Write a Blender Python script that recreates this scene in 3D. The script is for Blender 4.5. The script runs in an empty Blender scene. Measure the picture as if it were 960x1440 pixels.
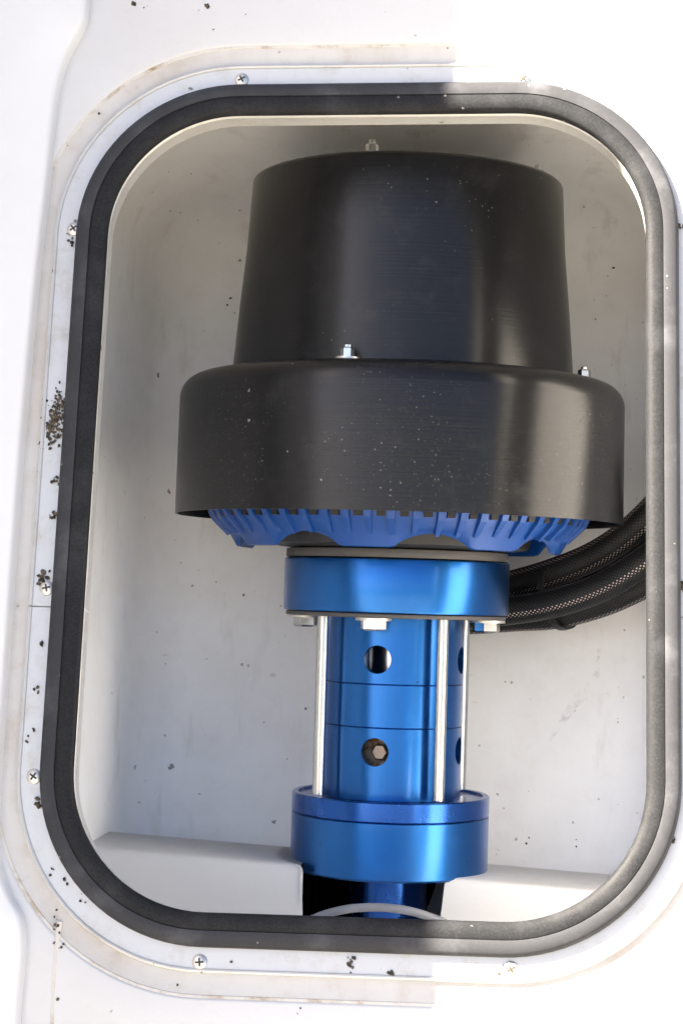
import bpy, bmesh, math, random
from mathutils import Vector, Matrix
random.seed(7)
sc = bpy.context.scene
COL = sc.collection
PI = math.pi

# ------------------------------------------------------------------ camera geometry
F, CX, CY = 2700.0, 480.0, 720.0          # focal length / centre, in pixels of the 960 x 1440 photograph
AX = 1.235                                 # metres from the camera to the axis of the thruster
roll, pitch = math.radians(1.68), 110.0 / F
TH, PS, RO = 0.2247, -0.0970, 0.0117       # lean / turn / spin of the hatch plane seen from the camera
A0, B0 = -0.0071, 0.0105                   # centre of the hatch opening in that plane
up_c = Vector((math.sin(roll) * math.cos(pitch), math.sin(pitch), math.cos(roll) * math.cos(pitch)))
n_c = Vector((math.sin(PS) * math.cos(TH), -math.cos(PS) * math.cos(TH), math.sin(TH)))
Zc = up_c.normalized()
Yc = -(n_c - Zc * n_c.dot(Zc)).normalized()
Xc = Yc.cross(Zc)
R3 = Matrix((Xc, Yc, Zc))                  # camera axes (right, forward, up) -> world
def ray(px, py):
    return R3 @ Vector(((px - CX) / F, 1.0, -(py - CY) / F))
r0 = ray(557.0, 830.0)
CAM = Vector((-r0.x * AX, -r0.y * AX, 0.0))
cam = bpy.data.objects.new('camera', bpy.data.cameras.new('camera'))
COL.objects.link(cam)
bx_ = R3 @ Vector((1, 0, 0)); by_ = R3 @ Vector((0, 0, 1)); bz_ = R3 @ Vector((0, -1, 0))
cam.matrix_world = Matrix(((bx_.x, by_.x, bz_.x, CAM.x), (bx_.y, by_.y, bz_.y, CAM.y), (bx_.z, by_.z, bz_.z, CAM.z), (0, 0, 0, 1)))
cam.data.sensor_fit = 'VERTICAL'
cam.data.sensor_height = 36.0
cam.data.lens = 36.0 * F / 1440.0
cam.data.clip_start = 0.02
cam.data.clip_end = 200.0
sc.camera = cam

# the hatch plane: u right, v up along the plane, w out of it towards the viewer; origin = centre of the opening
nW = (R3 @ n_c).normalized()
uc = n_c.cross(Vector((0, 0, 1))) * -1.0
uc.normalize()
if uc.x < 0: uc = -uc
vc = uc.cross(-n_c)
if vc.z < 0: vc = -vc
c_, s_ = math.cos(RO), math.sin(RO)
uu = uc * c_ - vc * s_
vv = uc * s_ + vc * c_
U = (R3 @ uu).normalized(); V = (R3 @ vv).normalized()
P0c = Vector(((530 - CX) / F, 1.0, -(725 - CY) / F)) * 1.04
OW = CAM + R3 @ P0c + U * A0 + V * B0
WM = Matrix(((U.x, V.x, nW.x, OW.x), (U.y, V.y, nW.y, OW.y), (U.z, V.z, nW.z, OW.z), (0, 0, 0, 1)))
def on_wall(px, py, w=0.0):
    """where a sight line meets the plane w metres in front of the hatch plane, as (u, v)"""
    r = ray(px, py); o = OW + nW * w
    t = (o - CAM).dot(nW) / r.dot(nW)
    q = CAM + r * t - OW
    return q.dot(U), q.dot(V)

# ------------------------------------------------------------------ world, sun, exposure
s_loc = Vector((1.1, -1.0, -1.0))          # way the sunlight travels, in u, v, w
s_dir = (U * s_loc.x + V * s_loc.y + nW * s_loc.z).normalized()
to_sun = -s_dir
sun_el = math.asin(to_sun.z)
sun_az = math.atan2(to_sun.x, to_sun.y)
w_ = bpy.data.worlds.new('World'); sc.world = w_; w_.use_nodes = True
nt = w_.node_tree
bg = nt.nodes['Background']
sky = nt.nodes.new('ShaderNodeTexSky')
sky.sky_type = 'NISHITA'; sky.sun_disc = False
sky.sun_elevation = sun_el; sky.sun_rotation = sun_az
sky.air_density = 0.4; sky.dust_density = 1.0; sky.ozone_density = 1.0
nt.links.new(sky.outputs[0], bg.inputs['Color'])
bg.inputs['Strength'].default_value = 0.05
sl = bpy.data.lights.new('sun', 'SUN'); sl.energy = 5.0; sl.angle = math.radians(0.7); sl.color = (1.0, 0.95, 0.88)
so = bpy.data.objects.new('sun', sl); COL.objects.link(so)
so.rotation_euler = s_dir.to_track_quat('-Z', 'Y').to_euler()
sc.view_settings.view_transform = 'Standard'
sc.view_settings.look = 'None'
sc.view_settings.gamma = 1.0
sc.view_settings.use_curve_mapping = False
sc.view_settings.exposure = 3.45
sc.view_settings.use_white_balance = True
sc.view_settings.white_balance_temperature = 7250
sc.cycles.max_bounces = 20
sc.cycles.diffuse_bounces = 16

# ------------------------------------------------------------------ materials
def mat(name, col, rough=0.5, metal=0.0, spec=0.5, coat=0.0, aniso=0.0):
    m = bpy.data.materials.new(name); m.use_nodes = True
    b = m.node_tree.nodes['Principled BSDF']
    b.inputs['Base Color'].default_value = (*col, 1)
    b.inputs['Roughness'].default_value = rough
    b.inputs['Metallic'].default_value = metal
    b.inputs['Specular IOR Level'].default_value = spec
    b.inputs['Coat Weight'].default_value = coat
    b.inputs['Anisotropic'].default_value = aniso
    return m
def N(m, t, **kw):
    n = m.node_tree.nodes.new(t)
    for k, v in kw.items():
        if k in n.inputs: n.inputs[k].default_value = v
        else: setattr(n, k, v)
    return n
def L(m, a, b): m.node_tree.links.new(a, b)
def bsdf(m): return m.node_tree.nodes['Principled BSDF']
def coords(m, scale=(1, 1, 1), kind='Object'):
    tc = N(m, 'ShaderNodeTexCoord'); mp = N(m, 'ShaderNodeMapping')
    mp.inputs['Scale'].default_value = scale
    L(m, tc.outputs[kind], mp.inputs['Vector'])
    return mp.outputs[0]
def noise(m, vec, scale, detail=4.0, rough=0.55):
    n = N(m, 'ShaderNodeTexNoise'); n.inputs['Scale'].default_value = scale
    n.inputs['Detail'].default_value = detail; n.inputs['Roughness'].default_value = rough
    L(m, vec, n.inputs['Vector']); return n.outputs['Fac']
def ramp(m, fac, p0, p1, v0=0.0, v1=1.0):
    r = N(m, 'ShaderNodeMapRange'); r.interpolation_type = 'SMOOTHSTEP'
    for i, v in ((1, p0), (2, p1), (3, v0), (4, v1)): r.inputs[i].default_value = v
    L(m, fac, r.inputs[0]); return r.outputs[0]
def mul(m, a, b, op='MULTIPLY'):
    n = N(m, 'ShaderNodeMath'); n.operation = op
    for i, v in ((0, a), (1, b)):
        if isinstance(v, (int, float)): n.inputs[i].default_value = v
        else: L(m, v, n.inputs[i])
    return n.outputs[0]
def mix(m, fac, a, b):
    n = N(m, 'ShaderNodeMix'); n.data_type = 'RGBA'
    L(m, fac, n.inputs[0]) if not isinstance(fac, (int, float)) else setattr(n.inputs[0], 'default_value', fac)
    for i, v in ((6, a), (7, b)):
        if isinstance(v, tuple): n.inputs[i].default_value = (*v, 1)
        else: L(m, v, n.inputs[i])
    return n.outputs[2]
def bump(m, h, dist, strength=0.5):
    b = N(m, 'ShaderNodeBump'); b.inputs['Distance'].default_value = dist; b.inputs['Strength'].default_value = strength
    L(m, h, b.inputs['Height']); L(m, b.outputs[0], bsdf(m).inputs['Normal'])
def specks(m, vec, scale, size, keep):
    """small separate spots: voronoi cells of which a share is kept"""
    nz = N(m, 'ShaderNodeTexNoise'); nz.inputs['Scale'].default_value = scale * 3.0; nz.inputs['Detail'].default_value = 3.0; L(m, vec, nz.inputs['Vector'])
    off = N(m, 'ShaderNodeVectorMath'); off.operation = 'MULTIPLY_ADD'; L(m, nz.outputs['Color'], off.inputs[0])
    off.inputs[1].default_value = (0.55 / scale,) * 3; L(m, vec, off.inputs[2])
    v = N(m, 'ShaderNodeTexVoronoi'); v.inputs['Scale'].default_value = scale; L(m, off.outputs[0], v.inputs['Vector'])
    sep = N(m, 'ShaderNodeSeparateColor'); L(m, v.outputs['Color'], sep.inputs[0])
    on = mul(m, sep.outputs[0], keep, 'LESS_THAN')
    sz = mul(m, sep.outputs[1], size)
    d = mul(m, v.outputs['Distance'], sz, 'LESS_THAN')
    return mul(m, on, d)

def gelcoat(name, base, dirt, amount, speck=0.02, rough=0.4, smudge=False):
    m = mat(name, base, rough)
    v = coords(m)
    big = ramp(m, noise(m, v, 9, 5, 0.6), 0.42, 0.72)
    fine = ramp(m, noise(m, v, 70, 6, 0.7), 0.45, 0.8)
    d = mul(m, mul(m, big, 0.6, 'MULTIPLY'), mul(m, fine, 0.4), 'ADD')
    c = mix(m, mul(m, d, amount), base, dirt)
    sp = specks(m, v, 95, 0.22, speck)
    c = mix(m, mul(m, sp, 0.75), c, (0.10, 0.075, 0.05))
    sp2 = specks(m, v, 230, 0.26, speck * 1.2)
    c = mix(m, mul(m, sp2, 0.55), c, (0.16, 0.13, 0.09))
    if smudge:
        st = ramp(m, noise(m, coords(m, (34, 7, 20)), 1.0, 5, 0.65), 0.55, 0.75)
        c = mix(m, mul(m, st, 0.42), c, (0.50, 0.43, 0.34))
        sc_ = ramp(m, noise(m, coords(m, (60, 110, 60)), 1.0, 6, 0.7), 0.66, 0.72)
        c = mix(m, mul(m, sc_, 0.32), c, (0.36, 0.30, 0.23))
    L(m, c, bsdf(m).inputs['Base Color'])
    L(m, ramp(m, fine, 0, 1, rough, rough + 0.25), bsdf(m).inputs['Roughness'])
    bump(m, noise(m, v, 260, 3, 0.6), 0.0004, 0.25)
    return m
M = {}  # outer gelcoat and aluminium darkened, compartment lightened, to even out their light
M['gel'] = gelcoat('white_gelcoat', (0.56, 0.56, 0.56), (0.48, 0.45, 0.40), 0.35, 0.012)
M['gel_pale'] = gelcoat('bright_white_gelcoat', (0.68, 0.68, 0.68), (0.6, 0.58, 0.54), 0.25, 0.006)  # paler, less specked tone for the wall step
M['band'] = gelcoat('stained_gelcoat', (0.52, 0.512, 0.50), (0.30, 0.21, 0.13), 0.7, 0.025, 0.55)
M['inside'] = gelcoat('compartment_gelcoat', (0.945, 0.945, 0.94), (0.66, 0.62, 0.56), 0.36, 0.05, 0.5, True)
M['shelf'] = gelcoat('shelf_gelcoat', (0.52, 0.52, 0.515), (0.52, 0.48, 0.43), 0.35, 0.008, 0.45)

m = M['alu'] = mat('satin_aluminium', (0.53, 0.53, 0.52), 0.45, 0.28)
v = coords(m)
g = ramp(m, noise(m, v, 48, 7, 0.75), 0.47, 0.78)
sp = specks(m, v, 160, 0.3, 0.03)
c = mix(m, mul(m, g, 0.75), (0.53, 0.53, 0.52), (0.38, 0.36, 0.32))
c = mix(m, mul(m, sp, 0.8), c, (0.08, 0.07, 0.06)); L(m, c, bsdf(m).inputs['Base Color'])
L(m, ramp(m, g, 0, 1, 0.36, 0.65), bsdf(m).inputs['Roughness'])

def rubber(name, col, grain):
    m = mat(name, col, 0.65, 0, 0.06)
    v = coords(m)
    a = ramp(m, noise(m, v, 900, 3, 0.7), 0.4, 0.75)
    b = ramp(m, noise(m, v, 30, 5, 0.65), 0.45, 0.8)
    c = mix(m, mul(m, mul(m, a, grain), mul(m, b, 1.0), 'ADD'), col, tuple(x * 2.1 for x in col))
    sp = specks(m, v, 300, 0.28, 0.02)
    c = mix(m, mul(m, sp, 0.5), c, (0.3, 0.29, 0.27)); L(m, c, bsdf(m).inputs['Base Color'])
    L(m, ramp(m, b, 0, 1, 0.48, 0.75), bsdf(m).inputs['Roughness'])
    bump(m, a, 0.00012, 0.3 * grain + 0.1)
    return m
M['rub_out'] = rubber('smooth_rubber', (0.038, 0.039, 0.043), 0.15)
M['rub_in'] = rubber('sponge_rubber', (0.016, 0.0165, 0.018), 0.6)

def black_paint(name, scuff):
    m = mat(name, (0.005, 0.005, 0.006), 0.32, 0, 0.34, 0.0, 0.55)
    tg = N(m, 'ShaderNodeTangent', direction_type='RADIAL', axis='Z'); L(m, tg.outputs[0], bsdf(m).inputs['Tangent'])
    bsdf(m).inputs['Anisotropic Rotation'].default_value = 0.25
    v = coords(m)
    rings = noise(m, coords(m, (3, 3, 900)), 1.0, 2, 0.5)
    dust = ramp(m, noise(m, v, 38, 6, 0.75), 0.5, 0.8)
    fine = ramp(m, noise(m, v, 520, 3, 0.8), 0.62, 0.74)
    sp = specks(m, v, 150, 0.20, 0.05 * scuff)
    sp2 = specks(m, v, 520, 0.34, 0.22 * scuff)
    patch = ramp(m, noise(m, v, 14, 3, 0.6), 0.5, 0.62)
    if scuff > 0.5:   # wet, mottled splash on the front of the skirt
        ds = N(m, 'ShaderNodeVectorMath'); ds.operation = 'DISTANCE'; L(m, coords(m, (1, 0.6, 1.25)), ds.inputs[0]); ds.inputs[1].default_value = (0.004, -0.085, 0.104)
        wob = mul(m, ds.outputs['Value'], mul(m, mul(m, noise(m, v, 45, 4, 0.7), 0.5, 'SUBTRACT'), 0.06), 'ADD')
        patch = mul(m, ramp(m, wob, 0.020, 0.052, 1.0, 0.0), mul(m, patch, 0.5), 'MAXIMUM')
    c = mix(m, mul(m, dust, 0.06), (0.005, 0.005, 0.006), (0.20, 0.20, 0.20))
    c = mix(m, mul(m, mul(m, sp2, patch), 0.25), c, (0.45, 0.45, 0.43))
    c = mix(m, mul(m, sp, 0.5), c, (0.45, 0.44, 0.41))
    c = mix(m, mul(m, mul(m, fine, patch), 0.32 * scuff), c, (0.30, 0.30, 0.29))
    L(m, c, bsdf(m).inputs['Base Color'])
    L(m, ramp(m, dust, 0, 1, 0.29, 0.42), bsdf(m).inputs['Roughness'])
    drops = specks(m, v, 420, 0.42, 0.5)
    h = mul(m, mul(m, rings, 0.5), mul(m, mul(m, mul(m, fine, drops, 'ADD'), patch), 1.2 * scuff), 'ADD')
    bump(m, h, 0.0006, 0.5 if scuff > 0.5 else 0.3)
    return m
M['cap'] = black_paint('black_satin_paint', 0.25)
M['skirt'] = black_paint('scuffed_black_paint', 1.0)

def anodised(name, col, rough=0.35, metal=0.95, coat=0.3):
    m = mat(name, col, rough, metal, 0.5, coat, 0.6)
    bsdf(m).inputs['Coat Roughness'].default_value = 0.16
    v = coords(m)
    tg = N(m, 'ShaderNodeTangent', direction_type='RADIAL', axis='Z'); L(m, tg.outputs[0], bsdf(m).inputs['Tangent'])
    bsdf(m).inputs['Anisotropic Rotation'].default_value = 0.25
    t = noise(m, coords(m, (2, 2, 1500)), 1.0, 2, 0.5)
    d = ramp(m, noise(m, v, 60, 5, 0.7), 0.5, 0.85)
    c = mix(m, mul(m, d, 0.22), col, tuple(min(1, x * 1.6 + 0.03) for x in col))
    sp = specks(m, v, 210, 0.25, 0.02)
    c = mix(m, mul(m, sp, 0.6), c, (0.02, 0.02, 0.03)); L(m, c, bsdf(m).inputs['Base Color'])
    L(m, ramp(m, d, 0, 1, rough - 0.03, rough + 0.12), bsdf(m).inputs['Roughness'])
    bump(m, t, 0.0001, 0.25)
    return m
M['blue'] = anodised('blue_anodised_aluminium', (0.006, 0.108, 0.36))
M['blue_deep'] = anodised('deep_blue_anodised_aluminium', (0.008, 0.080, 0.33), 0.30)
M['blue_paint'] = anodised('blue_motor_paint', (0.0015, 0.045, 0.21), 0.45, 0.15, 0.0)
M['neck'] = anodised('navy_anodised_aluminium', (0.005, 0.055, 0.28), 0.18, 0.95, 0.0)
M['steel'] = mat('bright_stainless_steel', (0.52, 0.52, 0.51), 0.24, 1.0)
M['zinc'] = mat('dull_zinc', (0.62, 0.60, 0.56), 0.4, 0.9)
M['black'] = mat('black_rubber', (0.012, 0.012, 0.013), 0.5, 0, 0.4)
M['void_black'] = mat('void_matt_black', (0.003, 0.003, 0.003), 0.8, 0, 0.05)  # near-black for the lining that stands for the dark void
M['plate'] = mat('dark_grey_plate', (0.055, 0.052, 0.05), 0.6)
m = M['rust'] = mat('rusty_steel', (0.25, 0.13, 0.06), 0.7, 0.3)
v = coords(m); L(m, mix(m, ramp(m, noise(m, v, 220, 5, 0.7), 0.4, 0.65), (0.36, 0.30, 0.24), (0.14, 0.055, 0.02)), bsdf(m).inputs['Base Color'])
M['brass'] = mat('tarnished_brass', (0.34, 0.27, 0.21), 0.45, 0.9)
M['grey_hose'] = mat('grey_rubber', (0.16, 0.17, 0.19), 0.45)
m = M['crumb'] = mat('dark_dirt', (0.03, 0.024, 0.016), 0.9)
L(m, mix(m, ramp(m, noise(m, coords(m), 300, 4, 0.7), 0.4, 0.65), (0.018, 0.014, 0.010), (0.11, 0.085, 0.055)), bsdf(m).inputs['Base Color'])
m = M['caulk'] = mat('dirty_sealant', (0.6, 0.52, 0.42), 0.7)
v = coords(m); L(m, mix(m, ramp(m, noise(m, v, 40, 5, 0.75), 0.48, 0.72), (0.56, 0.54, 0.50), (0.30, 0.20, 0.11)), bsdf(m).inputs['Base Color'])
# braided sleeve: dark weave with pale tracer threads, mapped along (v) and around (u) the hose
m = M['braid'] = mat('braided_sleeve', (0.007, 0.007, 0.008), 0.5, 0, 0.25)
uv = N(m, 'ShaderNodeTexCoord').outputs['UV']
sx = N(m, 'ShaderNodeSeparateXYZ'); L(m, uv, sx.inputs[0])
def frac(x): return mul(m, x, 1.0, 'MODULO')
a1 = frac(mul(m, mul(m, sx.outputs[0], 24.0), mul(m, sx.outputs[1], 330.0), 'ADD'))
a2 = frac(mul(m, mul(m, mul(m, sx.outputs[0], 24.0), mul(m, sx.outputs[1], 330.0), 'SUBTRACT'), 4000.0, 'ADD'))
dots = mul(m, mul(m, a1, 0.42, 'LESS_THAN'), mul(m, a2, 0.42, 'LESS_THAN'))
tr = frac(mul(m, sx.outputs[0], 4.0))
tracer = mul(m, tr, 0.20, 'LESS_THAN')
c = mix(m, mul(m, dots, mul(m, mul(m, tracer, 0.6), 0.03, 'ADD')), (0.005, 0.006, 0.007), (0.75, 0.62, 0.60))
L(m, c, bsdf(m).inputs['Base Color'])
wv = mul(m, mul(m, a1, 0.5, 'SUBTRACT'), mul(m, a2, 0.5, 'SUBTRACT'))
bump(m, wv, 0.0012, 0.6)

# ------------------------------------------------------------------ mesh helpers
def finish(name, me, material, parent=None, smooth=35):
    o = bpy.data.objects.new(name, me); COL.objects.link(o)
    if material is not None: me.materials.append(M[material] if isinstance(material, str) else material)
    if smooth:
        for p in me.polygons: p.use_smooth = True
        me.set_sharp_from_angle(angle=math.radians(smooth))
    if parent is not None: o.parent = parent
    return o
def mesh(name, vs, fs):
    me = bpy.data.meshes.new(name); me.from_pydata([tuple(v) for v in vs], [], fs); me.update()
    bm = bmesh.new(); bm.from_mesh(me)
    bmesh.ops.remove_doubles(bm, verts=bm.verts, dist=1e-7)
    bmesh.ops.recalc_face_normals(bm, faces=bm.faces); bm.to_mesh(me); bm.free()
    return me
def root(name, label, cat, group=None, mw=None):
    o = bpy.data.objects.new(name, None); COL.objects.link(o); o.empty_display_size = 0.02
    tag(o, label, cat, group)
    if mw is not None: o.matrix_world = mw
    return o
def tag(o, label=None, cat=None, group=None, kind=None):
    for k, v in (('label', label), ('category', cat), ('group', group), ('kind', kind)):
        if v: o[k] = v
    return o
HW, HH, RT, RB = 0.1524, 0.2250, 0.0737, 0.0746
def outline(off, n=22, hw=HW, hh=HH, rt=RT, rb=RB, cu=0.0, cv=0.0):
    """rounded rectangle, counter clockwise from lower right, with points along the straights"""
    pts = []
    W_, H_ = hw + off, hh + off
    for (sx_, sy_, a0, r) in ((1, -1, -PI / 2, rb + off), (1, 1, 0, rt + off), (-1, 1, PI / 2, rt + off), (-1, -1, PI, rb + off)):
        r = max(r, 0.001)
        for i in range(n + 1):
            a = a0 + (PI / 2) * i / n
            pts.append((cu + sx_ * (W_ - r) + r * math.cos(a), cv + sy_ * (H_ - r) + r * math.sin(a)))
    out = []
    for i, p in enumerate(pts):
        q = pts[(i + 1) % len(pts)]
        out.append(p)
        if i % (n + 1) == n:
            for k in range(1, 12): out.append((p[0] + (q[0] - p[0]) * k / 12, p[1] + (q[1] - p[1]) * k / 12))
    return out
def loft(rings, closed=False, cap=False, part=None):
    """rings of equal length, joined by quads"""
    n = len(rings[0]); vs = [p for r in rings for p in r]; fs = []
    m_ = len(rings)
    for i in range(m_ if closed else m_ - 1):
        for j in range(n):
            a, b = i * n + j, i * n + (j + 1) % n
            c, d = ((i + 1) % m_) * n + (j + 1) % n, ((i + 1) % m_) * n + j
            fs.append((a, b, c, d))
    if cap: fs.append(tuple(range((m_ - 1) * n, m_ * n)))
    return vs, fs
def sweep(profile, closed=False):
    return loft([[(p[0], p[1], w) for p in outline(o)] for o, w in profile], closed)
def lathe(prof, n=96, z0=0.0, closed=False, a0=0.0):
    rings = [[(r * math.sin(a0 + 2 * PI * k / n), -r * math.cos(a0 + 2 * PI * k / n), z) for k in range(n)] for r, z in prof]
    return loft(rings, closed)
def arcp(cx, cz, r, a0, a1, n=6):
    return [(cx + r * math.cos(math.radians(a0 + (a1 - a0) * i / n)), cz + r * math.sin(math.radians(a0 + (a1 - a0) * i / n))) for i in range(n + 1)]
def tube(path, r, n=14, name='tube', uv=True, caps=True):
    """round sweep along a list of points, with u round and v along in metres"""
    path = [Vector(p) for p in path]; rings = []; ln = [0.0]
    T = [(path[min(i + 1, len(path) - 1)] - path[max(i - 1, 0)]).normalized() for i in range(len(path))]
    nrm = T[0].cross(Vector((0.3, 0.2, 1))).normalized()
    for i, p in enumerate(path):
        if i: ln.append(ln[-1] + (p - path[i - 1]).length)
        nrm = (nrm - T[i] * nrm.dot(T[i])).normalized(); b = T[i].cross(nrm)
        rr = r[i] if isinstance(r, (list, tuple)) else r
        rings.append([p + (nrm * math.cos(2 * PI * k / n) + b * math.sin(2 * PI * k / n)) * rr for k in range(n)])
    bm = bmesh.new(); lay = bm.loops.layers.uv.new('UVMap')
    V_ = [[bm.verts.new(q) for q in rg] for rg in rings]
    for i in range(len(path) - 1):
        for k in range(n):
            f = bm.faces.new((V_[i][k], V_[i][(k + 1) % n], V_[i + 1][(k + 1) % n], V_[i + 1][k]))
            for lp, (a, b_) in zip(f.loops, ((k, i), (k + 1, i), (k + 1, i + 1), (k, i + 1))): lp[lay].uv = (a / n, ln[b_])
    if caps:
        bm.faces.new(V_[0][::-1]); bm.faces.new(V_[-1])
    me = bpy.data.meshes.new(name); bm.to_mesh(me); bm.free(); return me
def smooth_path(pts, k=8):
    P = [Vector(p) for p in pts]; P = [P[0] * 2 - P[1]] + P + [P[-1] * 2 - P[-2]]; out = []
    for i in range(1, len(P) - 2):
        for j in range(k):
            t = j / k; a, b, c, d = P[i - 1], P[i], P[i + 1], P[i + 2]
            out.append(0.5 * ((2 * b) + (c - a) * t + (2 * a - 5 * b + 4 * c - d) * t * t + (3 * b - a - 3 * c + d) * t ** 3))
    out.append(P[-2]); return out
def copy_tree(o, parent=None):
    c = o.copy(); COL.objects.link(c); c.parent = parent
    for ch in list(o.children): copy_tree(ch, c)
    return c

# ------------------------------------------------------------------ the setting: wall, step, compartment, added shade wall
BND = 0.0415
vs, fs = sweep([(0.0150, -0.0165), (0.0150, -0.0016), (BND, -0.0016), (BND + 0.0006, -0.0012), (BND + 0.0012, -0.0003), (BND + 0.0022, 0.0), (0.06, 0.0), (0.10, 0.0), (0.9, 0.0)])
wall = finish('wall', mesh('wall', vs, fs), 'gel', smooth=60); wall.matrix_world = WM
wall.data.materials.append(M['band'])
for p in wall.data.polygons:
    c = p.center
    q = max(abs(c.x) - HW, abs(c.y) - HH)
    if c.z < -0.0009: p.material_index = 1
tag(wall, 'white gelcoat boat wall around the hatch opening', kind='structure')

edge = [(124, -60), (120, 0), (116, 28), (101, 56), (88, 84), (78, 122), (72, 170), (64, 250), (47, 400), (28, 610), (14, 800), (3, 960), (-6, 1090), (-9, 1170), (-2, 1225), (12, 1262), (27, 1290), (30, 1330), (24, 1400), (18, 1500)]
ep = [on_wall(x, y, 0.009) for x, y in edge]
ep = [tuple(q)[:2] for q in smooth_path([(a, b, 0) for a, b in ep], 4)]
ep = [(ep[0][0], 0.9)] + ep + [(ep[-1][0], -0.8)]
vs, fs = [], []
prof = [(-0.0012, -0.004), (-0.0006, 0.0035), (0.0, 0.0066), (0.0008, 0.0081), (0.0024, 0.009), (0.03, 0.0095), (0.6, 0.0095)]
for (du, w) in prof: vs += [(a - du, b, w) for a, b in ep]
n = len(ep)
for i in range(len(prof) - 1):
    for j in range(n - 1): fs.append((i * n + j, i * n + j + 1, (i + 1) * n + j + 1, (i + 1) * n + j))
step = finish('wall_step', mesh('wall_step', vs, fs), 'gel_pale', smooth=60); step.matrix_world = WM
tag(step, 'raised white gelcoat step along the left of the hatch', kind='structure')

# sealant lines round the recess and down from its lower left corner
vs, fs = sweep([(BND - 0.0012, -0.0018), (BND - 0.0008, -0.0011), (BND - 0.0001, -0.0009), (BND + 0.0007, -0.0010), (BND + 0.0008, -0.003)])
bead = finish('sealant_bead', mesh('sealant_bead', vs, fs), 'caulk'); bead.matrix_world = WM
tag(bead, 'thin brown stained sealant line round the hatch recess', 'sealant')
pa = [on_wall(x, y, 0) for x, y in ((84, 1296), (80, 1325), (77, 1360), (75, 1400), (73, 1470))]
me = tube([(p.x, p.y, -0.0012) for p in smooth_path([(a, b, 0) for a, b in pa], 5)], 0.0016, 8, 'seam')
seam = finish('sealant_seam', me, 'caulk'); seam.matrix_world = WM
tag(seam, 'short rusty sealant seam running down from lower left corner', 'sealant')

# compartment: moulded box behind the wall
cu, cv, ch, cw = 0.000, 0.020, 0.272, 0.186
o0 = [(p[0], p[1], -0.0170) for p in outline(0.0150)]
def comp(off, w, r): return [(p[0], p[1], w) for p in outline(off, hw=cw, hh=ch, rt=r, rb=r, cu=cu, cv=cv)]
rings = [o0, comp(-0.004, -0.0175, 0.06), comp(0, -0.023, 0.06), comp(0, -0.300, 0.06), comp(-0.006, -0.318, 0.06), comp(-0.018, -0.331, 0.06), comp(-0.034, -0.336, 0.06)]
vs, fs = loft(rings, cap=True)
cmp_ = finish('compartment', mesh('compartment', vs, fs), 'inside', smooth=50); cmp_.matrix_world = WM
tag(cmp_, 'grubby white moulded compartment behind the hatch', kind='structure')

# unseen wall added at the left to cast the shadow over half of the hatch
uT, _ = on_wall(651, 100, 0.0); uB, _ = on_wall(622, 1365, 0.0)
us = 0.5 * (uT + uB)
uL = -0.40; LW = (us - uL) / s_loc.x
vs = [(uL - 0.9, -0.8, -0.02), (uL, -0.8, -0.02), (uL, -0.8, LW), (uL - 0.9, -0.8, LW)]
vs += [(a, 1.3, c) for a, b, c in vs]
sw = finish('shade_wall', mesh('shade_wall', vs, [(0, 1, 2, 3), (4, 5, 6, 7), (0, 1, 5, 4), (1, 2, 6, 5), (2, 3, 7, 6), (3, 0, 4, 7)]), 'gel', smooth=0)
sw.matrix_world = WM
tag(sw, 'unseen white gelcoat wall added left of the hatch to cast shade', kind='structure')

# unseen floor added below and in front to throw sunlight back up
M['bounce_deck'] = gelcoat('bounce_deck_gelcoat', (0.24, 0.225, 0.20), (0.18, 0.16, 0.13), 0.5, 0.02, 0.6)
dk = finish('bounce_deck', mesh('bounce_deck', [(-2.5, -4, -0.62), (2.5, -4, -0.62), (2.5, 0.5, -0.62), (-2.5, 0.5, -0.62)], [(0, 1, 2, 3)]), 'bounce_deck', smooth=0)
tag(dk, 'unseen pale gelcoat floor added below the hatch to bounce sunlight', kind='structure')

# ------------------------------------------------------------------ hatch frame
fr = root('hatch_frame', 'satin aluminium hatch frame with rounded corners, screwed to the white wall', 'hatch frame', mw=WM)
prof = [(-0.0002, -0.0172), (-0.0003, -0.0075), (-0.0007, -0.0055), (0.0008, -0.0030), (0.0022, -0.0022), (0.0164, -0.0004), (0.0266, 0.0), (0.0271, 0.0001), (0.0275, 0.0010), (0.0283, 0.0014), (0.0292, 0.0010), (0.0296, -0.0004), (0.0296, -0.0030)]
def frame_half(top):
    rs = [[(p[0], p[1], w) for p in outline(o)] for o, w in prof]
    # split level on the two straights, at the joint
    vcut = JT
    n_ = len(rs[0]); vs_, fs_ = [p for r in rs for p in r], []
    for i in range(len(rs) - 1):
        for j in range(n_):
            q = (i * n_ + j, i * n_ + (j + 1) % n_, (i + 1) * n_ + (j + 1) % n_, (i + 1) * n_ + j)
            fs_.append(q)
    me = mesh('frame_half', vs_, fs_)
    bm = bmesh.new(); bm.from_mesh(me)
    g = bm.verts[:] + bm.edges[:] + bm.faces[:]
    s = 1 if top else -1
    bmesh.ops.bisect_plane(bm, geom=g, plane_co=(0, vcut + s * 0.00035, 0), plane_no=(0, 1, 0), clear_inner=top, clear_outer=not top)
    bm.to_mesh(me); bm.free()
    return finish('frame_half', me, 'alu', fr, 30)
JT = on_wall(62, 853)[1]
frame_half(True); frame_half(False)
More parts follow.
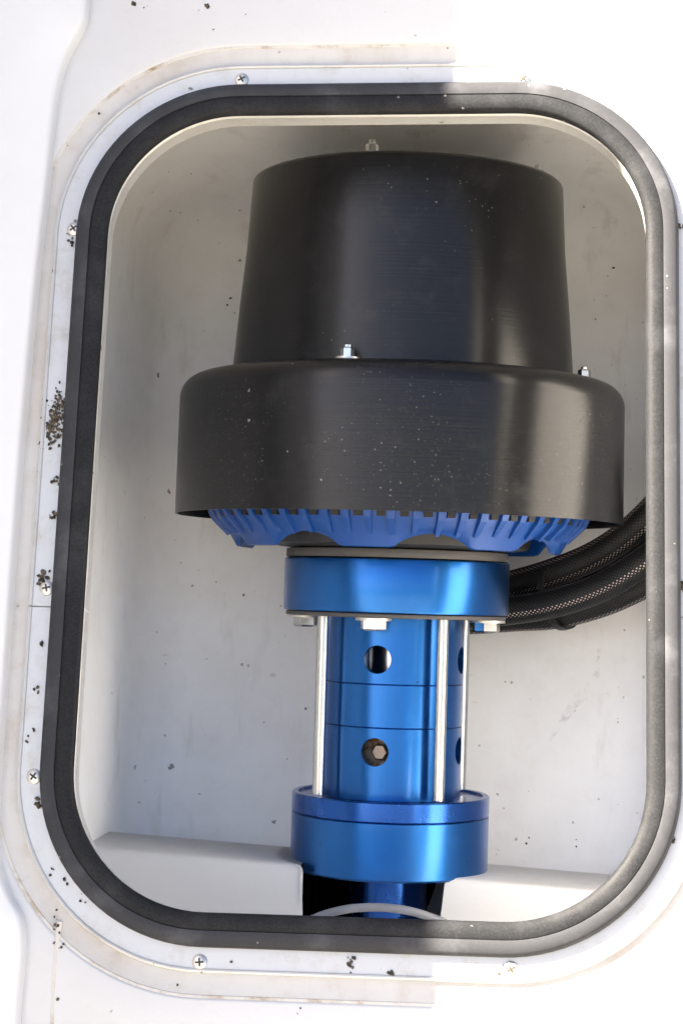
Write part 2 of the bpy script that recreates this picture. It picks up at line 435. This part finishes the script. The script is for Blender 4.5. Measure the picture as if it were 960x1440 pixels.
def screw(u, v, w, ang, parent):
    r = 0.0041
    pf = [(0.0, 0.00145), (0.0016, 0.00142), (0.0028, 0.0011), (r - 0.0003, 0.0005), (r, -0.0002), (r, -0.0012)]
    n_ = 24
    rs = [[(max(q, 1e-5) * math.cos(2 * PI * k / n_), max(q, 1e-5) * math.sin(2 * PI * k / n_), z) for k in range(n_)] for q, z in pf]
    o = finish('screw', mesh('screw', *loft(rs)), 'zinc', parent)
    o.location = (u, v, w); o.rotation_euler = (0, 0, ang)
    b, l, z = 0.0005, 0.0022, 0.00155
    vs_ = []; fs_ = []
    for (lx, ly) in ((l, b), (b, l)):
        k = len(vs_)
        vs_ += [(-lx, -ly, z), (lx, -ly, z), (lx, ly, z), (-lx, ly, z), (-lx, -ly, z - 0.001), (lx, -ly, z - 0.001), (lx, ly, z - 0.001), (-lx, ly, z - 0.001)]
        z -= 0.00005
        fs_ += [tuple(k + i for i in f) for f in ((0, 1, 2, 3), (0, 1, 5, 4), (1, 2, 6, 5), (2, 3, 7, 6), (3, 0, 4, 7))]
    finish('cross_slot', mesh('cross_slot', vs_, fs_), 'crumb', o, 0)
for x, y in ((340, 112), (66, 827), (48, 1092), (281, 1353), (735, 112), (718, 1363), (974, 322), (974, 830), (972, 1180), (104, 322)):
    u, v = on_wall(x, y); screw(u, v, 0.0, random.uniform(0, 1.5), fr)

# ------------------------------------------------------------------ rubber seal
seal = root('rubber_seal', 'black rubber seal strip running round the hatch opening', 'seal', mw=WM)
vs, fs = sweep([(0.0080, -0.001), (0.0080, 0.0059), (0.0100, 0.0063), (0.0140, 0.0056), (0.0158, 0.0043), (0.0165, 0.0022), (0.0164, -0.0012)])
finish('outer_bead', mesh('outer_bead', vs, fs), 'rub_out', seal, 50)
vs, fs = sweep([(0.0084, -0.001), (0.0080, 0.0050), (0.0076, 0.0054), (0.0030, 0.0052), (0.0000, 0.0045), (-0.0013, 0.0028), (-0.0014, -0.0010), (0.0012, -0.003)])
finish('inner_strip', mesh('inner_strip', vs, fs), 'rub_in', seal, 50)

# ------------------------------------------------------------------ shelf with notch for the neck
ZS = -0.177
def shelf_mesh():
    """two thick blocks in one moulding: flat top, rounded front edge, pocket for the lower collar"""
    yf, yb, pr, zt = -0.047, 0.030, 0.0650, -0.1722
    x0, x1 = -0.0420, 0.0455
    aL = math.atan2(-0.0470, x0); aR = math.atan2(-0.0450, x1 + 0.002)
    pl = [(-0.24 + (x0 + 0.24) * i / 12, yf) for i in range(13)]
    n_in = 30
    a0 = aL + 2 * PI if aL < 0 else aL; a1 = aR
    pl += [(pr * math.cos(a0 + (a1 - a0) * i / n_in), pr * math.sin(a0 + (a1 - a0) * i / n_in)) for i in range(n_in + 1)]
    pl += [(x1 + (0.24 - x1) * i / 12, yf) for i in range(13)]
    n_ = len(pl)
    def ring(out, dz):
        q = []
        for i, (x, y) in enumerate(pl):
            if i < 12 or i > n_ - 13: nn = Vector((0, -1, 0))
            elif i == 12: nn = Vector((0.9, -1, 0))
            elif i == n_ - 13: nn = Vector((-0.9, -1, 0))
            else: nn = Vector((-x, -y, 0)).normalized() * 0.15
            q.append((x + nn.x * out, y + nn.y * out, zt + dz))
        return q
    back = [(x, max(yb, y + 0.004)) for x, y in pl]
    rings = [[(x, y, zt - 0.06) for x, y in back], [(x, y, zt - 0.003) for x, y in back], [(x, y - 0.003, zt) for x, y in back], ring(-0.0050, 0.0), ring(-0.0026, -0.0004), ring(-0.0009, -0.0018), ring(0.0, -0.0045), ring(0.0008, -0.020), ring(0.0026, -0.034), ring(0.010, -0.060), ring(0.022, -0.10)]
    vs_ = [p for r in rings for p in r]; fs_ = []
    for i in range(len(rings) - 1):
        for j in range(n_ - 1): fs_.append((i * n_ + j, i * n_ + j + 1, (i + 1) * n_ + j + 1, (i + 1) * n_ + j))
    return mesh('shelf', vs_, fs_)
sh = finish('shelf', shelf_mesh(), 'shelf', smooth=50)
sh.rotation_euler = (0, math.radians(2.4), 0)
tag(sh, 'white moulded shelf blocks either side of the blue lower collar', 'shelf')

# ------------------------------------------------------------------ the thruster
th = root('bow_thruster', 'bow thruster with black motor cap and blue anodised body in the hatch', 'thruster')
th.location = (0, 0, ZS)
def tp(name, vsfs, m_, parent=None, smooth=35):
    vs_, fs_ = vsfs
    o = finish(name, mesh(name, vs_, fs_), m_, parent or th, smooth)
    if parent is None: o.location = (0, 0, -ZS)
    return o
FA = math.degrees(math.atan2(CAM.x, -CAM.y))
def polar(r, deg, z):
    deg += FA
    return (r * math.sin(math.radians(deg)), -r * math.cos(math.radians(deg)), z)
# black cap, open drum closed on top
cap = tp('motor_cap', lathe([(0.0005, 0.2645), (0.060, 0.2645), (0.093, 0.2640)] + arcp(0.0966, 0.2605, 0.0035, 90, 10, 5) + [(0.1024, 0.22), (0.1062, 0.18), (0.1094, 0.141), (0.1098, 0.133)], 128), 'cap')
skirt = tp('motor_skirt', lathe([(0.100, 0.1360), (0.109, 0.1358), (0.122, 0.1350)] + arcp(0.1275, 0.1200, 0.0150, 82, 4, 8) + [(0.1428, 0.09), (0.1432, 0.0462), (0.1418, 0.0462), (0.1412, 0.09), (0.140, 0.125), (0.1, 0.134)], 128), 'skirt')
# little studs with nuts: on the shoulder and on the cap
def stud(r, deg, z, parent, s=1.15, h=0.0078):
    n_ = 6; q = Vector(polar(r, deg, z))
    hexr = 0.0036 * s
    rs = [[(rr * math.cos(PI * k / 3), rr * math.sin(PI * k / 3), zz) for k in range(6)] for rr, zz in ((hexr, 0.0), (hexr, 0.0048 * s), (hexr * 0.85, 0.0056 * s), (1e-5, 0.0056 * s))]
    nut = finish('nut', mesh('nut', *loft(rs)), 'steel', parent, 20); nut.location = q; nut.rotation_euler = (0, 0, random.uniform(0, 1))
    rs = [[(rr * math.cos(PI * k / 8), rr * math.sin(PI * k / 8), zz) for k in range(16)] for rr, zz in ((0.0062 * s, -0.0006), (0.0062 * s, 0.0005), (0.0030 * s, 0.0006))]
    finish('washer', mesh('washer', *loft(rs)), 'zinc', nut, 30)
    rs = [[(rr * math.cos(PI * k / 8), rr * math.sin(PI * k / 8), zz) for k in range(16)] for rr, zz in ((0.0020 * s, 0.004), (0.0020 * s, h), (0.0012 * s, h + 0.0006), (1e-5, h + 0.0006))]
    finish('stud', mesh('stud', *loft(rs)), 'steel', nut, 30)
for k in range(4): stud(0.1185, -16 + 90 * k, 0.1363, skirt)
for k in range(4): stud(0.0855, -15 + 90 * k, 0.2648, cap, 1.1, 0.0085)

# blue motor end bell with fins and lobes
NB = 8
def bell_mesh():
    n_ = 224; rings_ = []
    def arch(a):       # 0 at the tips of the lobes, 1 in the middle of the arches between
        t = ((math.degrees(a) - FA + 10.5) % (360 / NB)) / (360 / NB) * 2 - 1
        return max(0.0, math.cos(PI * t * 0.85)) ** 0.7
    for r, z, amp in ((0.128, 0.075, 0), (0.128, 0.062, 0), (0.1195, 0.0585, 0), (0.1195, 0.0510, 0), (0.1188, 0.0478, 0), (0.1168, 0.0440, 0), (0.1125, 0.0390, 0.0), (0.1080, 0.0335, 0.0030), (0.1040, 0.0268, 0.0085), (0.1010, 0.0262, 0.0088), (0.0990, 0.0300, 0.0075), (0.0985, 0.0400, 0.0), (0.0985, 0.050, 0)):
        rings_.append([(r * math.sin(2 * PI * k / n_), -r * math.cos(2 * PI * k / n_), z + amp * arch(2 * PI * k / n_)) for k in range(n_)])
    return loft(rings_)
bell = tp('motor_end_bell', bell_mesh(), 'blue_paint', None, 40)
def wedge(r0, r1, da0, da1, z0, z1, ch):
    a = []
    for (r, d, z) in ((r0, da0, z1), (r1, da1, z1), (r1, -da1, z1), (r0, -da0, z1), (r0 + ch, da0 * 0.7, z0), (r1 - ch, da1 * 0.7, z0), (r1 - ch, -da1 * 0.7, z0), (r0 + ch, -da0 * 0.7, z0)):
        a.append(polar(r, d, z))
    return a, [(0, 1, 2, 3), (4, 5, 6, 7), (0, 1, 5, 4), (1, 2, 6, 5), (2, 3, 7, 6), (3, 0, 4, 7)]
slot_me = mesh('slot', *wedge(0.110, 0.1203, 1.75, 1.6, 0.0440, 0.058, 0.0008))
for k in range(54):
    f = finish('cooling_slot', slot_me, None if k else 'black', bell, 0); f.rotation_euler = (0, 0, 2 * PI * k / 54 + 0.03)
def rib():
    st = ((0.1224, 0.060, 1.15), (0.1222, 0.0480, 1.1), (0.1195, 0.0430, 1.0), (0.1140, 0.0378, 0.85), (0.1095, 0.0335, 0.6))
    a_, f_ = [], []
    for r, z, d in st: a_ += [polar(r, -d, z), polar(r, d, z), polar(r - 0.006, d * 1.3, z + 0.003), polar(r - 0.006, -d * 1.3, z + 0.003)]
    for i in range(len(st) - 1):
        for k in range(4): f_.append((4 * i + k, 4 * i + (k + 1) % 4, 4 * i + 4 + (k + 1) % 4, 4 * i + 4 + k))
    f_.append((16, 17, 18, 19)); return a_, f_
fin_me = mesh('fin', *rib())
for k in range(54):
    f = finish('fin', fin_me, None if k else 'blue_paint', bell, 0); f.rotation_euler = (0, 0, 2 * PI * (k + 0.5) / 54 + 0.03 + random.uniform(-0.008, 0.008)); f.scale = (1, 1, random.uniform(0.985, 1.02))
tp('bell_dark_disc', lathe([(0.0984, 0.042), (0.090, 0.0400), (0.086, 0.0375), (0.084, 0.0290), (0.075, 0.0275), (0.060, 0.0264)], 72), 'black')  # black disc set inside so the arch openings of the bell look dark

def ringpart(name, r, z0, z1, m_, ch=0.0012, rin=0.03, n_=112):
    return tp(name, lathe([(rin, z1), (r - ch, z1), (r - ch * 0.3, z1 - ch * 0.3), (r, z1 - ch), (r, z0 + ch), (r - ch * 0.3, z0 + ch * 0.3), (r - ch, z0), (rin, z0)], n_), m_)
ringpart('adapter_plate', 0.0712, 0.0208, 0.0262, 'plate', 0.0006)
col1 = ringpart('upper_collar', 0.0722, -0.0132, 0.0202, 'blue', 0.0013)
ringpart('clamp_ring', 0.0705, -0.0162, -0.0136, 'plate', 0.0006)

# sleeve of three lengths with round holes
def sleeve(name, z0, z1, holes):
    R, r = 0.0442, 0.0385
    o = tp(name, lathe([(R - 0.0004, z1), (R, z1 - 0.0004), (R, z0 + 0.0004), (R - 0.0004, z0), (r, z0), (r, z1)], 128, closed=True), 'blue')
    if holes:
        cut = bpy.data.meshes.new('cut'); bm = bmesh.new()
        for d in (-14, 76, 166, 256):
            mt = Matrix.Rotation(math.radians(d + FA), 4, 'Z') @ Matrix.Translation((0, -0.042, holes)) @ Matrix.Rotation(PI / 2, 4, 'X')
            bmesh.ops.create_cone(bm, cap_ends=True, segments=40, radius1=0.0088, radius2=0.0088, depth=0.03, matrix=mt)
        bm.to_mesh(cut); bm.free()
        co = bpy.data.objects.new('cut', cut); COL.objects.link(co); co.location = (0, 0, -ZS); co.parent = th
        bpy.context.view_layer.update()
        md = o.modifiers.new('holes', 'BOOLEAN'); md.object = co; md.operation = 'DIFFERENCE'; md.solver = 'EXACT'
        ev = o.evaluated_get(bpy.context.evaluated_depsgraph_get())
        me = bpy.data.meshes.new_from_object(ev)
        o.modifiers.clear(); o.data = me
        bpy.data.objects.remove(co)
        for p in me.polygons: p.use_smooth = True
        me.set_sharp_from_angle(angle=math.radians(30))
    return o
sleeve('sleeve', -0.0576, -0.0162, -0.0423)
sleeve('sleeve', -0.0845, -0.0578, None)
sleeve('sleeve', -0.1300, -0.0847, -0.0996)
tp('drive_shaft', lathe([(0.017, -0.01), (0.017, -0.13)], 40), 'steel')
cp = tp('coupling', lathe([(0.017, -0.086), (0.027, -0.087), (0.0275, -0.112), (0.017, -0.113)], 48), 'rust')
for k in range(4):
    q = polar(0.0275, -14 + 90 * k, -0.1005)
    rs = [[(rr * math.cos(PI * j / 3), rr * math.sin(PI * j / 3), zz) for j in range(6)] for rr, zz in ((0.0055, -0.003), (0.0055, 0.003), (0.0045, 0.004), (1e-5, 0.004))]
    b_ = finish('set_screw', mesh('set_screw', *loft(rs)), 'brass', cp, 20)
    b_.location = q; b_.rotation_euler = (PI / 2, 0, math.radians(-14 + 90 * k))
# four tie rods
for d in (-57, 33, 123, 213):
    q = polar(0.0540, d, 0)
    rs = [[(q[0] + rr * math.cos(PI * j / 12), q[1] + rr * math.sin(PI * j / 12), z) for j in range(24)] for rr, z in ((0.0037, -0.014), (0.0037, -0.128))]
    rod = tp('tie_rod', loft(rs), 'steel')
# bolts hanging under the collar
for d in (-13, 77, 167, 257):
    q = Vector(polar(0.0598, d, -0.0163))
    rs = [[(rr * math.cos(PI * j / 3), rr * math.sin(PI * j / 3), zz) for j in range(6)] for rr, zz in ((0.0082, -0.0018), (0.0082, -0.0068), (0.0070, -0.0078), (1e-5, -0.0078))]
    b_ = tp('bolt_head', loft(rs), 'steel', None, 20); b_.location = q + Vector((0, 0, -ZS)); b_.rotation_euler = (0, 0, math.radians(d))
    rs = [[(rr * math.cos(PI * j / 14), rr * math.sin(PI * j / 14), zz) for j in range(28)] for rr, zz in ((0.006, 0.0), (0.0112, 0.0), (0.0112, -0.0017), (0.006, -0.0017))]
    finish('washer', mesh('washer', *loft(rs)), 'zinc', b_, 30)
# lower collar in two rings, top with a dark recessed floor
tp('lower_collar', lathe([(0.0440, -0.1300), (0.0590, -0.1300), (0.0592, -0.1285), (0.0622, -0.1284), (0.0630, -0.1292), (0.0630, -0.1402), (0.0625, -0.1407), (0.045, -0.1407)], 112), 'blue_deep')
tp('lower_collar', lathe([(0.045, -0.1412), (0.0625, -0.1412), (0.0630, -0.1417), (0.0630, -0.1755), (0.0615, -0.1769), (0.030, -0.1769)], 112), 'blue')
tp('neck', lathe([(0.0245, -0.176), (0.0245, -0.250), (0.02, -0.252)], 96), 'blue_deep')
# black lining put in for the dark void behind the neck, open in front
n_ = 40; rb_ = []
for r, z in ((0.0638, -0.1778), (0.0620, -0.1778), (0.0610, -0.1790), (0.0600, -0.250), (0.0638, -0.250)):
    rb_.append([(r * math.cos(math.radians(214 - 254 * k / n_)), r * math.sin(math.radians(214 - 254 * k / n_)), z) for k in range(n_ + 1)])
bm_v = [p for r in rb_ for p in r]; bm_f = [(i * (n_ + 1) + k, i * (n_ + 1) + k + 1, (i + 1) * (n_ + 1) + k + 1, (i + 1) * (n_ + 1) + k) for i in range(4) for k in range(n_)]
tp('void_lining', (bm_v, bm_f), 'void_black')

# grey hose that arches in front of the neck
def at(px, py, d):
    r = ray(px, py); h = math.hypot(r.x, r.y)
    return CAM + r * (d / h)
pts = [at(385, 1430, 1.17), at(395, 1345, 1.165), at(420, 1308, 1.16), at(446, 1290, 1.155), at(485, 1279, 1.15), at(528, 1276, 1.15), at(570, 1280, 1.15), at(605, 1290, 1.155), at(632, 1304, 1.16), at(655, 1345, 1.165), at(664, 1430, 1.17)]
gh = finish('grey_hose', tube(smooth_path(pts, 6), 0.0026, 12, 'grey_hose'), 'grey_hose')
tag(gh, 'thin grey hose arching in front of the blue neck at the bottom', 'hose')

# ------------------------------------------------------------------ black braided cables at the right
lines = [
 ([(590, 852, 1.330), (650, 838, 1.325), (720, 822, 1.312), (775, 806, 1.300), (830, 784, 1.290), (875, 756, 1.280), (915, 720, 1.270), (965, 665, 1.262)], 'topmost of the four black braided cables right of the collar'),
 ([(590, 866, 1.352), (650, 858, 1.345), (720, 846, 1.332), (775, 834, 1.322), (830, 812, 1.312), (880, 780, 1.300), (925, 742, 1.290), (975, 690, 1.280)], 'braided black cable with pale tracer, second from top beside the collar'),
 ([(590, 868, 1.305), (650, 866, 1.303), (720, 858, 1.293), (780, 848, 1.282), (840, 828, 1.272), (890, 800, 1.262), (935, 768, 1.255), (985, 720, 1.250)], 'braided black cable with pale tracer, third from top beside the collar'),
 ([(590, 866, 1.330), (650, 872, 1.322), (720, 868, 1.312), (780, 864, 1.302), (840, 849, 1.292), (890, 828, 1.282), (940, 800, 1.274), (990, 760, 1.268)], 'lowest of the four black braided cables, nearest the compartment floor'),
]
for q_, (pl, lab) in enumerate(lines):
    a, b = pl[-2], pl[-1]
    pl = [(560 + 6 * q_, 735, 1.300 + 0.008 * q_), (562 + 6 * q_, 790, 1.325)] + pl + [(b[0] + 1.9 * (b[0] - a[0]), b[1] + 1.6 * (b[1] - a[1]), b[2] - 0.004)]
    o = finish('braided_cable', tube(smooth_path([at(*p) for p in pl], 8), 0.0098, 20, 'braided_cable'), 'braid')
    tag(o, lab, 'cable', 'braided cables right of the thruster')
# cable tie round the bundle
tie = root('cable_tie', 'thin black cable tie round the braided cables', 'cable tie')
cen = at(784, 840, 1.300); tie.location = cen
lp = []
ax_ = (at(830, 826, 1.29) - at(740, 852, 1.312)).normalized()
e1 = Vector((0, 0, 1)); e1 = (e1 - ax_ * e1.dot(ax_)).normalized(); e2 = ax_.cross(e1)
K = 40
bw = 0.0022
vs = []
for k in range(K):
    a = 2 * PI * k / K
    c0, s0 = math.cos(a), math.sin(a)
    p = e1 * (abs(c0) ** 0.8 * (1 if c0 > 0 else -1) * 0.0212) + e2 * (abs(s0) ** 0.8 * (1 if s0 > 0 else -1) * 0.021)
    q = p * 1.06
    vs += [p - ax_ * bw, p + ax_ * bw, q + ax_ * bw, q - ax_ * bw]
fs = []
for k in range(K):
    a, b = 4 * k, 4 * ((k + 1) % K)
    for i in range(4): fs.append((a + i, a + (i + 1) % 4, b + (i + 1) % 4, b + i))
finish('band', mesh('band', vs, fs), 'black', tie, 40)
hq = e2 * -0.0232 if e2.y > 0 else e2 * 0.0232
bm = bmesh.new(); bmesh.ops.create_cube(bm, size=1.0); me = bpy.data.meshes.new('lock_head')
for q in bm.verts: q.co = hq + ax_ * (q.co.x * 0.0062) + e1 * (q.co.y * 0.0060 - 0.004) + e2 * (q.co.z * 0.0050)
bmesh.ops.bevel(bm, geom=bm.edges[:], offset=0.0008, segments=1, affect='EDGES'); bm.to_mesh(me); bm.free()
finish('lock_head', me, 'black', tie, 0)

# ------------------------------------------------------------------ dirt
def crumbs(name, spots, w, label):
    bm = bmesh.new()
    for (x, y, r, k, spread) in spots:
        for i in range(k):
            dx = random.gauss(0, spread * 0.5 + 0.6); dy = random.gauss(0, spread * 0.9 + 0.5)
            u, v = on_wall(x + dx, y + dy, w)
            rr = r * random.uniform(0.2, 0.75) * 0.00039
            mt = Matrix.Translation((u, v, w + rr * 0.25)) @ Matrix.Rotation(random.uniform(0, 6), 4, 'Z') @ Matrix.Diagonal((rr * random.uniform(0.8, 1.6), rr, rr * 0.6, 1))
            res = bmesh.ops.create_icosphere(bm, subdivisions=1, radius=1.0, matrix=mt)
            for q in res['verts']: q.co += Vector((random.uniform(-1, 1), random.uniform(-1, 1), random.uniform(-1, 1))) * rr * 0.25
    me = bpy.data.meshes.new(name); bm.to_mesh(me); bm.free()
    o = finish(name, me, 'crumb', smooth=0); o.matrix_world = WM
    tag(o, label, kind='stuff'); return o
crumbs('dirt_crumbs', [(80, 588, 4.0, 95, 20), (84, 572, 3.2, 60, 11), (78, 600, 3.5, 40, 9), (72, 624, 4, 4, 3), (97, 335, 4, 7, 5), (80, 676, 3.5, 8, 4), (76, 727, 5, 9, 4), (62, 808, 4.5, 14, 6), (56, 826, 4, 5, 5), (59, 905, 4, 3, 2), (52, 970, 3, 4, 4), (48, 1028, 4, 2, 2), (40, 1040, 4, 3, 3), (56, 1128, 4.5, 8, 5), (60, 1062, 3, 4, 4),
    (72, 1222, 3.5, 3, 5), (93, 1240, 4, 2, 2), (116, 1264, 3, 3, 3), (492, 1352, 4, 16, 6), (547, 1366, 3, 7, 4), (700, 1374, 3.5, 4, 3), (712, 1352, 3, 8, 7), (420, 1423, 4, 2, 2), (326, 1354, 3.5, 1, 1), (957, 320, 5, 5, 4), (957, 824, 6, 10, 8), (946, 1180, 4, 4, 3)], 0.0003,
    'dark dirt crumbs lying on the hatch frame and wall')
crumbs('dirt_specks', [(189, 6, 4.5, 5, 2), (206, 8, 3, 2, 2), (292, 6, 5, 3, 2), (299, 41, 3, 1, 1), (346, 18, 3, 1, 1), (142, 158, 4, 1, 1), (95, 202, 4, 1, 1), (82, 1404, 4, 1, 1), (84, 1330, 3, 6, 6), (80, 1300, 3, 8, 8), (250, 1384, 3, 1, 1)], 0.0,
    'dark specks on the white wall round the hatch')
crumbs('compartment_specks', [(219, 1038, 6, 5, 3), (343, 837, 5, 1, 1), (320, 430, 5, 2, 6), (296, 236, 5, 4, 8), (264, 272, 5, 1, 1), (712, 202, 5, 12, 4), (740, 203, 4, 6, 3), (692, 200, 3.5, 4, 3), (838, 448, 4, 1, 1), (860, 380, 4, 3, 8), (808, 1186, 4, 2, 3), (740, 1180, 4, 2, 4), (270, 690, 4, 3, 14), (205, 830, 4, 5, 12), (180, 930, 4, 5, 20), (430, 995, 4, 1, 1), (820, 258, 4, 2, 5)], -0.335,
    'dark specks and rust flecks on the back of the compartment')

m = M['scuff'] = mat('grey_scuff', (0.42, 0.40, 0.37), 0.7)
tr_ = N(m, 'ShaderNodeBsdfTransparent'); ms = N(m, 'ShaderNodeMixShader')
fa = mul(m, ramp(m, noise(m, coords(m), 130, 5, 0.7), 0.42, 0.8), 0.30)
out = m.node_tree.nodes['Material Output']
L(m, fa, ms.inputs[0]); L(m, tr_.outputs[0], ms.inputs[1]); L(m, bsdf(m).outputs[0], ms.inputs[2]); L(m, ms.outputs[0], out.inputs['Surface'])
pp = smooth_path([(*on_wall(x, y, -0.3355), 0) for x, y in ((842, 905), (838, 945), (826, 970), (806, 992), (788, 1018), (772, 1042))], 6)
vs = []; fs = []
for i, p in enumerate(pp):
    t = (pp[min(i + 1, len(pp) - 1)] - pp[max(i - 1, 0)]).normalized(); wd = 0.0032 * math.sin(PI * (i + 0.5) / len(pp)) * random.uniform(0.7, 1.2) + 0.0004
    nn = Vector((-t.y, t.x, 0)) * wd
    vs += [(p.x - nn.x, p.y - nn.y, -0.3357), (p.x, p.y, -0.3350), (p.x + nn.x, p.y + nn.y, -0.3357)]
for i in range(len(pp) - 1): fs += [(3 * i, 3 * i + 1, 3 * i + 4, 3 * i + 3), (3 * i + 1, 3 * i + 2, 3 * i + 5, 3 * i + 4)]
o = finish('scuff_mark', mesh('scuff_mark', vs, fs), 'scuff'); o.matrix_world = WM
tag(o, 'faint grey scuff on the compartment back, right of the blue sleeve', 'scuff')
